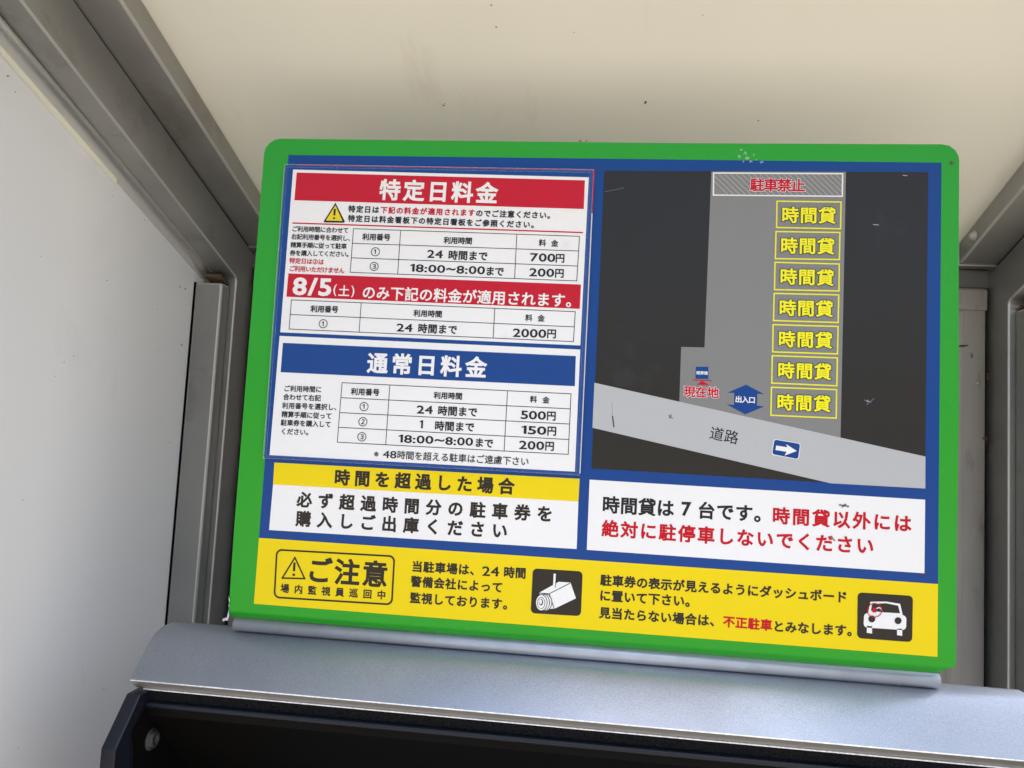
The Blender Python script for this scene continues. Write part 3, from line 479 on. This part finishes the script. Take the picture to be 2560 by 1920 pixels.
WALL_SPOTS = [(-0.1646, 0.05, 0.00165, 0.0009, 'speck'), (-0.1477, 0.0339, 0.0009, 0.0006000000000000001, 'speck'), (0.102, -0.0388, 0.000525, 0.000525, 'speck'), (0.2044, -0.0534, 0.000825, 0.00075, 'speck'), (0.1079, -0.1926, 0.0009, 0.00075, 'speck'), (0.0129, 0.035, 0.0022500000000000003, 0.002625, 'brown'), (0.0198, 0.0295, 0.0011250000000000001, 0.0022500000000000003, 'brown'), (0.2114, -0.933, 0.00045, 0.00135, 'speck'), (0.3791, -0.2718, 0.0009, 0.00195, 'brown'), (0.2931, -0.294, 0.0006000000000000001, 0.0006000000000000001, 'speck'), (0.2748, -0.2142, 0.0006000000000000001, 0.0006000000000000001, 'speck'), (0.3741, -0.1521, 0.00165, 0.0015, 'speck'), (0.3518, -0.1525, 0.0022500000000000003, 0.0006000000000000001, 'brown'), (0.364, -0.4791, 0.0006000000000000001, 0.0006000000000000001, 'speck'), (0.3804, -0.3979, 0.00045, 0.00045, 'speck'), (-0.0616, -0.1912, 0.00045, 0.00045, 'speck'), (0.016, -0.3496, 0.00045, 0.000675, 'speck'), (-0.0013, -0.3745, 0.000525, 0.00045, 'speck'), (0.0386, -0.3369, 0.000375, 0.0006000000000000001, 'speck'), (-0.0468, -0.5716, 0.00045, 0.00045, 'speck'), (-0.0014, -0.96, 0.000525, 0.000525, 'speck'), (0.2262, -0.4146, 0.00045, 0.00045, 'speck')]
POST_SPOTS = [(1.2658, -0.1923, 0.006, 0.0012, 'rust'), (1.2729, -0.1912, 0.003, 0.0008, 'rust'), (1.3171, -0.2188, 0.001, 0.0022, 'rust'), (1.313, -0.3858, 0.0022, 0.0052, 'rust'), (1.3099, -0.3819, 0.003, 0.002, 'brown'), (1.3149, -0.2532, 0.0012, 0.006, 'brown'), (1.2841, -0.2126, 0.0008, 0.004, 'dirt'), (1.2953, -0.269, 0.0013, 0.001, 'cream'), (1.3025, -0.4913, 0.0006, 0.0006, 'dirt'), (1.3127, -0.7417, 0.001, 0.003, 'rust'), (1.2796, -0.1031, 0.0012, 0.0009, 'brown'), (1.3193, -0.4102, 0.0008, 0.005, 'brown')]
SMEARS = [
 ('scratch',[(266.8, -187.5), (267.6, -198.0)],0.25,'lot'),
 ('scratch',[(267.6, -198.0), (269.1, -206.3)],1.0,'dirt'),
 ('pale_smear',[(448.0, -177.7), (453.0, -179.2)],0.45,'smear'),
 ('pale_smear',[(449.7, -181.1), (454.9, -176.2)],0.35,'smear'),
 ('dead_insect',[(431.8, -254.1), (438.7, -254.8)],1.2,'lot'),
 ('dead_insect',[(433.8, -255.7), (436.5, -253.2)],0.8,'dirt'),
 ('dead_insect',[(426.7, -277.2), (429.5, -279.9)],1.0,'lot'),
 ('dead_insect',[(308.8, -195.4), (312.1, -197.9)],0.9,'lot'),
 ('dead_insect',[(310.8, -194.7), (309.5, -197.7)],0.6,'dirt'),
 ('scratch',[(486.3, -299.2), (492.8, -299.5)],0.5,'rust'),
 ('scratch',[(254.6, -26.3), (269.1, -22.9)],0.25,'lot'),
 ('pale_smear',[(452.2, -47.7), (456.2, -47.9)],0.5,'road'),
 ('pale_smear',[(472.7, -10.1), (476.0, -10.4)],0.5,'road'),
]
FILM_BLOTS = [(355.6, 7.8, 1.4), (358.6, 5.3, 1.8), (360.5, 1.6, 2.1), (362.9, -0.9, 1.7), (354.6, 2.8, 1.6), (365.1, 4.1, 1.0), (371.2, -1.4, 1.7), (367.0, 0.4, 0.8), (357.6, -0.9, 1.2), (450.3, -178.4, 1.2)]
HOOD_SPOTS = [(0.9533, 0.014, 0.0009, 0.0016, 'bright'), (0.9538, 0.0255, 0.0006, 0.0009, 'bright'), (0.9479, 0.0334, 0.0006, 0.0006, 'bright'), (0.8812, 0.0087, 0.002, 0.0005, 'dirt'), (-0.0081, 0.0336, 0.0004, 0.0006, 'bright')]

# ------------------------------------------------------------------ ground
g = link('ground', meshdata('ground', [(-1200, -1200, 0), (1200, -1200, 0), (1200, 1200, 0), (-1200, 1200, 0)], [(0, 1, 2, 3)]), 'ground'); g['kind'] = 'structure'

# ------------------------------------------------------------------ booth (aluminium frame, white panels, sloping roof)
SL = -0.315; YR = 0.45; XM = 0.5125; YF = -0.34; GZ = -3.5
booth = thing('booth', 'grey aluminium framed booth with white side panels and sloping cream roof around the machine', 'booth')
def zs(z, y): return z + SL * (y - YR)
def build_side(s):
    fl = 0.014 if s < 0 else 0.020
    def X(off, y): return XM + s * (0.8065 + off + fl * (y - YR))     # off > 0 = outward
    # frame of the side panel: one ring, rounded inner corner at the back top
    def loop(y0, y1, zt, zb, rad, n=5):
        pts = []
        for (cy, cz, a0) in ((y1 - rad, zs(zt, y1) - rad, 90), (y1 - rad, zb + rad, 0), (y0 + rad, zb + rad, -90), (y0 + rad, zs(zt, y0) - rad, -180)):
            for k in range(n):
                a = math.radians(a0 - 90 * k / (n - 1)); pts.append((cy + rad * math.cos(a), cz + rad * math.sin(a) + (SL * (rad * math.cos(a)) if a0 in (90, -180) else 0)))
        return pts
    outer = loop(YF, 0.56, -0.012, GZ + 0.02, 0.003); inner = loop(YF + 0.05, YR, -0.106, GZ + 0.25, 0.010)
    n = len(outer); vs = []
    for off in (0.0, 0.085):
        vs += [V(X(off, y), y, z) for y, z in outer] + [V(X(off, y), y, z) for y, z in inner]
    fs = []
    for i in range(n):
        j = (i + 1) % n
        fs += [(i, j, n + j, n + i), (2 * n + i, 2 * n + j, 3 * n + j, 3 * n + i), (i, j, 2 * n + j, 2 * n + i), (n + i, n + j, 3 * n + j, 3 * n + i)]
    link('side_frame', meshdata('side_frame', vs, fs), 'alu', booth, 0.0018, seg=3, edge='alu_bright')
    def beam(name, offs, z0, z1, ya, yb, m_, bev=0.0015):
        a, b = offs
        pts = []
        for z in (z0, z1):
            pts += [(X(a, ya), ya, zs(z, ya)), (X(b, ya), ya, zs(z, ya)), (X(b, yb), yb, zs(z, yb)), (X(a, yb), yb, zs(z, yb))]
        return hexa(name, pts, m_, booth, bev)
    beam('roof_beam', (-0.071, 0.084), -0.008, 0.040, YF, 0.50 if True else 0, 'alu', 0.002)
    beam('joint_gasket', (0.003, 0.08), -0.0118, -0.0082, YF, 0.50, 'inner', 0)
    # side panel sits at the outer side of the frame
    if s < 0: link('side_panel', meshdata('side_panel', [V(X(0.077, y), y, z) for y, z in ((YF + .03, zs(-.09, YF + .03)), (YR + .03, zs(-.09, YR + .03)), (YR + .03, GZ + .2), (YF + .03, GZ + .2))], [(0, 1, 2, 3)]), 'panel', booth)
    # beads that hold the panel
    arc = [(.0765 - .030 * math.sin(math.radians(a)), -.1205 + .0148 * (1 - math.cos(math.radians(a)))) for a in range(0, 91, 9)]
    gv = []; na = len(arc)
    for yy in (YF + .06, YR - .012): gv += [V(X(o_, yy), yy, zs(z_, yy)) for o_, z_ in arc]
    link('glazing_bead', meshdata('glazing_bead', gv, [(i, i + 1, na + i + 1, na + i) for i in range(na - 1)]), 'alu_bead', booth, smooth=True)
    hexa('glazing_bead', [(X(.013, .41), .41, GZ + .26), (X(.075, .41), .41, GZ + .26), (X(.075, .449), .449, GZ + .26), (X(.013, .449), .449, GZ + .26),
                          (X(.013, .41), .41, -.129), (X(.075, .41), .41, -.129), (X(.075, .449), .449, -.129), (X(.013, .449), .449, -.129)], 'alu', booth, 0.0025)
    hexa('rubber_seal', [(X(.0755, .4075), .4075, GZ + .26), (X(.0762, .4075), .4075, GZ + .26), (X(.0762, .43), .43, GZ + .26), (X(.0755, .43), .43, GZ + .26),
                         (X(.0755, .4075), .4075, -.129), (X(.0762, .4075), .4075, -.129), (X(.0762, .43), .43, -.129), (X(.0755, .43), .43, -.129)], 'inner', booth, 0)
    beam('lit_gap_strip', (0.070, 0.0765), -0.128, -0.1195, YF + 0.06, 0.10, 'cream', 0.0006)  # cream colour paints the bright sliver of light below the top rail
    # rusty end of the frame above the upright bead
    beam('rusty_end', (0.016, 0.056), -0.1300, -0.1225, 0.408, 0.448, 'brown', 0.002)['label'] = 'rust brown stained end of the top rail'
    # back upright with a sleeve cap
    x0, x1 = sorted((XM + s * 0.66, XM + s * 0.800))
    box('back_post', x0, x1, .524, .56, GZ, -.068, 'alu_post', booth, 0.0012)
    box('back_post', x0 + .03, x1 - .045 if s > 0 else x1 - .03, .5215, .5245, GZ, -.118, 'alu_post', booth, 0.0006)
    box('post_cap', x0 - .002, x1 + .002, .519, .545, -.116, -.071, 'alu_post', booth, 0.0015)
    box('post_shadow_gap', x1 + .001 if s > 0 else x0 - .006, x1 + .006 if s > 0 else x0 - .001, .535, .558, GZ, -.07, 'inner', booth, 0)  # black strip put in for the shade of the gap
    return X
XL = build_side(-1); XR = build_side(1)
box('back_beam', XM - .735, XM + .735, .502, .56, -.026, .0205, 'alu', booth, 0.002)
box('back_beam_lip', XM - .812, XM + .812, .532, .5605, -.0665, -.0275, 'alu_dark', booth, 0.001)  # darker metal paints the shade below the back beam
box('corner_block', XM - .885, XM - .7355, .5025, .575, -.0262, .021, 'alu', booth, 0.001)
box('corner_block', XM + .7355, XM + .885, .5025, .575, -.0262, .021, 'alu', booth, 0.001)
box('front_beam', XM - .80, XM + .80, YF - .05, YF - .001, zs(-.01, YF), zs(.035, YF), 'alu', booth, 0.002)
box('back_panel', XM - .885, XM + .885, .562, .575, GZ, .03, 'panel', booth, 0)
rp = hexa('roof_panel', [(XM - .89, YF - .05, zs(.0405, YF - .05)), (XM + .89, YF - .05, zs(.0405, YF - .05)), (XM + .89, .58, zs(.0405, .58)), (XM - .89, .58, zs(.0405, .58)),
                    (XM - .89, YF - .05, zs(.055, YF - .05)), (XM + .89, YF - .05, zs(.055, YF - .05)), (XM + .89, .58, zs(.055, .58)), (XM - .89, .58, zs(.055, .58))], 'roof', booth, 0)
def lathe(name, prof, axis_pt, axis, m_, parent, n=24):
    ax = Vector(axis).normalized(); t = ax.orthogonal().normalized(); b = ax.cross(t); o = Vector(axis_pt); vs = []; fs = []
    for r, h in prof:
        for k in range(n):
            a = 2 * math.pi * k / n; vs.append(tuple(o + ax * h + (t * math.cos(a) + b * math.sin(a)) * r))
    for i in range(len(prof) - 1):
        for k in range(n): fs.append((i * n + k, i * n + (k + 1) % n, (i + 1) * n + (k + 1) % n, (i + 1) * n + k))
    fs.append(tuple(range((len(prof) - 1) * n, len(prof) * n)))
    return link(name, meshdata(name, vs, fs), m_, parent, smooth=True)
# dome bolt on the inner face of the right roof beam
by, bz = 0.435, 0.017
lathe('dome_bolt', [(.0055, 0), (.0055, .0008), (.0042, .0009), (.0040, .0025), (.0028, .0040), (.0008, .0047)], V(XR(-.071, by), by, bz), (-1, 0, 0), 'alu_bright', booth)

# specks of dirt and small dead insects: on the roof panel, the left side panel and the right back post
def flake(name, c, u, v, n, rad, seed, m_):
    rn = random.Random(seed); c = Vector(c); u = Vector(u).normalized(); v = Vector(v).normalized(); nn = Vector(n).normalized() * 0.0004; k = 7
    ring = [tuple(c + nn * 0.3 + (u * math.cos(2 * math.pi * i / k) * rad[0] + v * math.sin(2 * math.pi * i / k) * rad[1]) * rn.uniform(.55, 1.1)) for i in range(k)]
    link(name, meshdata(name, ring + [tuple(c + nn * 2)], [(i, (i + 1) % k, k) for i in range(k)]), m_, booth)
for i, (x, y, a, b, m_) in enumerate(ROOF_SPOTS): flake('dirt_speck', V(x, y, zs(.0404, y)), (1, .4, SL * .4), (-.4, 1, SL), (0, -SL, -1), (a, b), i, m_)
for i, (y, z, a, b, m_) in enumerate(WALL_SPOTS): flake('dirt_speck', V(XL(.0769, y), y, z), (0, 1, .3), (0, -.3, 1), (1, 0, 0), (a, b), 40 + i, m_)
for i, (x, z, a, b, m_) in enumerate(POST_SPOTS): flake('rust_spot', V(x, .5205, z), (1, 0, .1), (0, 0, 1), (0, -1, 0), (a, b), 80 + i, m_)

# ------------------------------------------------------------------ parking ticket machine
mach = thing('ticket_machine', 'ticket machine with silver hood over a black recessed front below the sign', 'ticket machine')
HL, HR = -0.150, 1.130
top = [(.045, -.7587), (.035, -.7585), (.018, -.7588), (.006, -.7600), (-.004, -.7625), (-.013, -.7665), (-.022, -.7730), (-.031, -.7810), (-.0672, -.8180)]
n_t = len(top)
prof = top + [(-.0678, -.8188), (-.0674, -.8198), (-.0505, -.8338)] + [(-.048, -.8325), (-.062, -.8185), (-.027, -.7835), (-.010, -.7700), (.006, -.7645), (.045, -.7645)]
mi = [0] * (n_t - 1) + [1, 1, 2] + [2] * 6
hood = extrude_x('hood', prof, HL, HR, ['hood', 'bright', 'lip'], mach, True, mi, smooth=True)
for p in hood.data.polygons:
    if p.material_index: p.use_smooth = False
for p in list(hood.data.polygons)[-2:]: p.use_smooth = False
extrude_x('hood_edge_strip', [(-.0520, -.8342), (-.0475, -.8342), (-.0475, -.8362), (-.0520, -.8362)], HL + .012, HR - .012, 'bright', mach, bevel=0.0003)  # pale strip paints the second highlight line under the hood lip
extrude_x('foam_seal', [(-.0475, -.8364), (-.035, -.8364), (-.035, -.8515), (-.0475, -.8515)], HL + .008, HR - .008, 'foam', mach)
extrude_x('recess_frame', [(-.056, -.8525), (-.040, -.8518), (-.040, -.862), (-.052, -.862), (-.0575, -.858)], HL + .020, HR - .020, 'blackm', mach, bevel=0.0012)
extrude_x('recess_top', [(-.050, -.8622), (.23, -1.13), (.23, -1.14), (-.050, -.872)], HL + .0228, HR - .0228, 'inner', mach)
extrude_x('recess_back', [(.22, -1.13), (.235, -1.13), (.235, -1.5), (.22, -1.5)], HL + .030, HR - .030, 'inner', mach)
for s, xa, xb, xc in ((-1, HL - .002, HL + .020, HL + .0225), (1, HR - .020, HR + .002, HR - .0225)):
    extrude_x('side_plate', [(-.0505, -.8368), (-.070, -.8368), (-.121, -.896), (-.121, -1.50), (.25, -1.50), (.25, -.86), (.06, -.8368)], min(xa, xb), max(xa, xb), 'blackm', mach, bevel=0.0012)
    extrude_x('inner_plate', [(-.056, -.853), (-.087, -.877), (-.092, -.884), (-.082, -.914), (-.082, -1.50), (.22, -1.5), (.22, -.853)], min(xb, xc) if s < 0 else min(xb, xc), max(xb, xc), 'inner', mach, bevel=0.0012)
lathe('side_bolt', [(.0080, 0), (.0080, .0007), (.0062, .0011), (.0062, .0030), (.0052, .0040), (.0032, .0040), (.0028, .0025)], V(HL + .0226, -.036, -.912), (1, 0, 0), 'screw', mach)
lathe('side_bolt', [(.0080, 0), (.0080, .0007), (.0062, .0011), (.0062, .0030), (.0052, .0040), (.0032, .0040), (.0028, .0025)], V(HR - .0226, -.036, -.912), (-1, 0, 0), 'screw', mach)
def hood_flake(x, y, a, b, seed, m_):
    rn = random.Random(seed); k = 7; c = Vector(V(x, y, -.75845))
    ring = [tuple(c + Vector((math.cos(2 * math.pi * i / k) * a, math.sin(2 * math.pi * i / k) * b, 0.00015)) * rn.uniform(.5, 1.1)) for i in range(k)]
    link('scratch', meshdata('scratch', ring + [tuple(c + Vector((0, 0, .0006)))], [(i, (i + 1) % k, k) for i in range(k)]), m_, mach)
for i, (x, y, a, b, m_) in enumerate(HOOD_SPOTS): hood_flake(x, y, a, b, i, m_)
box('shell', HL + .004, HR - .004, .262, .40, -1.5, -.84, 'hood', mach, 0.002)
box('cabinet', HL, HR, -.12, .40, GZ, -1.502, 'hood', mach, 0.003)
box('front_plate', HL + .02, HR - .02, -.126, -.1205, GZ + .1, -1.53, 'blackm', mach, 0.001)

# ------------------------------------------------------------------ information sign
sign = thing('information_sign', 'green edged parking rules sign with blue fields and a lot map on the machine', 'sign')
R14 = 5.0; Z0 = -361.0
sec = [(0, 13.5 - 15, 0), (0, -60, 0), (0, -180, 0), (0, -300, 0), (0, Z0, 0)] + [(R14 * (1 - math.cos(math.radians(a))), Z0 - R14 * math.sin(math.radians(a)), a) for a in (10, 20, 30, 40, 48)]
sec += [(sec[-1][0] + 5.4 * math.sin(math.radians(48)), sec[-1][1] - 5.4 * math.cos(math.radians(48)), 49)]
vs = []; fs = []; mi = []
def mm(x, y, z): return (x / 1000.0, y / 1000.0, z / 1000.0 + ZB)
XA, XB, TH = -20.8, 512.4, 1.6
# flat top cap with rounded corners, front then back
capf = [(XA, -1.5)] + [(XA + 13 - 13 * math.cos(math.radians(a)), 0.5 + 13 * math.sin(math.radians(a))) for a in (0, 20, 45, 70, 90)] + [(150, 13.1), (300, 12.9), (430, 13.6)] + \
       [(XB - 12 + 12 * math.sin(math.radians(a)), 2.0 + 12 * math.cos(math.radians(a))) for a in (0, 25, 50, 75, 90)] + [(XB, -1.5)]
nc = len(capf)
vs += [mm(x, 0, z) for x, z in capf] + [mm(x, TH, z) for x, z in capf]
fs += [tuple(range(nc)), tuple(range(2 * nc - 1, nc - 1, -1))]; mi += [0, 1]
for i in range(nc - 1): fs.append((i, i + 1, nc + i + 1, nc + i)); mi.append(1)
base = len(vs)
def xl(z, a): return XA + (0.9 if z < -300 else 0) + a * 0.012
def xr(z, a): return XB - a * 0.16 + (0.8 if -300 < z < -60 else 0)
for y, z, a in sec:
    ny, nz = math.cos(math.radians(a)), math.sin(math.radians(a))
    vs += [mm(xl(z, a), y, z), mm(xr(z, a), y, z), mm(xr(z, a), y + TH * ny, z + TH * nz), mm(xl(z, a), y + TH * ny, z + TH * nz)]
for i in range(len(sec) - 1):
    k = base + 4 * i; col = 0
    fs += [(k, k + 1, k + 5, k + 4), (k + 1, k + 2, k + 6, k + 5), (k + 2, k + 3, k + 7, k + 6), (k + 3, k, k + 4, k + 7)]; mi += [col, 1, 1, 1]
k = base + 4 * (len(sec) - 1); fs.append((k, k + 1, k + 2, k + 3)); mi.append(1)
me = bpy.data.meshes.new('sheet_body'); me.from_pydata(vs, [], fs)
for p, c in zip(me.polygons, mi): p.material_index = c
bm = bmesh.new(); bm.from_mesh(me); bmesh.ops.remove_doubles(bm, verts=bm.verts, dist=1e-6); bmesh.ops.recalc_face_normals(bm, faces=bm.faces); bm.to_mesh(me); bm.free()
link('bent_sheet_body', me, ['green', 'edge', 'signgrey'], sign)
for p in me.polygons: p.use_smooth = False
# half round silver rail that carries the sheet
extrude_x('silver_rail', [(.0160 - .0104 * math.cos(math.radians(a)), -.7478 + .0104 * math.sin(math.radians(a))) for a in range(95, -88, -12)] + [(.028, -.7582), (.028, -.7374)], -.0345, 1.008, 'signgrey', sign, smooth=True)
box('mounting_foot', 0.03, 0.97, .030, .044, -.7583, -.7565, 'signgrey', sign, 0.001)
pr = Print(); pr.add([(0, 0), (500, 0), (500, -355.6), (0, -355.6)], [(0, 1, 2, 3)], 0.12); pr.obj('blue_field', 'blue', sign)
art(BOARD_ART, 0.12, sign)
mapo = Print(); MA = MAP_ART[0]; mapo.add(*ear(MA[4]), 0.26); mp_ = mapo.obj('lot_map', 'map', sign)
art(MAP_ART[1:], 0.12, mp_)

# worn and dirty spots of the sign
def blot(pts, d, name, m_, parent):
    p = Print(); p.add(*ear(pts), d); return p.obj(name, m_, parent)
def scrap(cx, cz, r, n, seed):
    rn = random.Random(seed); return [(cx + r * rn.uniform(.35, 1) * math.cos(2 * math.pi * k / n), cz + r * rn.uniform(.35, 1) * math.sin(2 * math.pi * k / n)) for k in range(n)]
blot(scrap(507.0, -0.2, 2.1, 9, 3), 0.5, 'rusty_rivet', 'brown', sign)
for k, (sx_, sz_, sr_) in enumerate(FILM_BLOTS): blot(scrap(sx_, sz_, sr_, 11, 20 + k), 0.60 + 0.01 * k, 'pale_smear', 'smear', sign)
for p in SMEARS:
    o = Print(); stroke(o, p[1], p[2], False, 0.62); o.obj(p[0], p[3], sign)
# torn film at the lower left corner
rn = random.Random(5); fv = []; ff = []
for k in range(9):
    t = k / 8; x = -19.9 - 4.5 * max(0, t - .55) * 2; z = -352 - 14 * min(t * 1.6, 1) - 3 * t
    fv += [mm(x - 0.7 * rn.random(), -1.5 * rn.random() + (2 if k % 2 else 0), z + rn.random()), mm(x + 0.4 + 0.6 * rn.random(), -1.8 * rn.random(), z - 1.0 - rn.random())]
for k in range(8): ff += [(2 * k, 2 * k + 1, 2 * k + 3, 2 * k + 2)]
link('torn_film', meshdata('torn_film', fv, ff), 'foil', sign)

# ------------------------------------------------------------------ notices in front of the sign
old = thing('old_notice', 'older red and white sheet showing as a thin edge behind the price notice', 'notice')
def quad(pts, d, name, m_, parent): return blot(pts, d, name, m_, parent)
quad([(8.5, -8.1), (246.4, -9.3), (246.0, -43.5), (8.0, -42)], 1.2, 'red_band', 'red', old)
quad([(8.0, -42), (246.0, -43.5), (245.7, -242), (6, -240)], 1.2, 'white_field', 'white', old)
notice = thing('price_notice', 'price notice with red and blue headings in a clear sleeve on the sign', 'notice')
art(SHEET_ART, 2.2, notice)
# clear sleeve: front film and welds, with thin pale lines painting edge highlights
sl = [(-1.3, -8.9), (245.5, -9.9), (245.2, -243.4), (-0.2, -243.9)]
def lerp2(a, b, t): return (a[0] + (b[0] - a[0]) * t, a[1] + (b[1] - a[1]) * t)
quad(sl, 3.9, 'sleeve_film', 'clear', notice)
for off, wd, mt in ((1.0, 1.7, 'weld'), (0.15, 0.30, 'rim'), (2.6, 0.28, 'rim')):
    c = [(sl[0][0] + off, sl[0][1] - off), (sl[1][0] - off, sl[1][1] - off), (sl[2][0] - off, sl[2][1] + off), (sl[3][0] + off, sl[3][1] + off)]
    p = Print(); stroke(p, c, wd, True, 4.0 + wd * .1 + off * .02); p.obj('sleeve_rim', mt, notice)
# side walls of the sleeve so that it has thickness
wv = [mm(x, -d, z) for d in (1.6, 3.9) for x, z in sl]
link('sleeve_edge', meshdata('sleeve_edge', wv, [(i, (i + 1) % 4, 4 + (i + 1) % 4, 4 + i) for i in range(4)]), 'rim', notice)
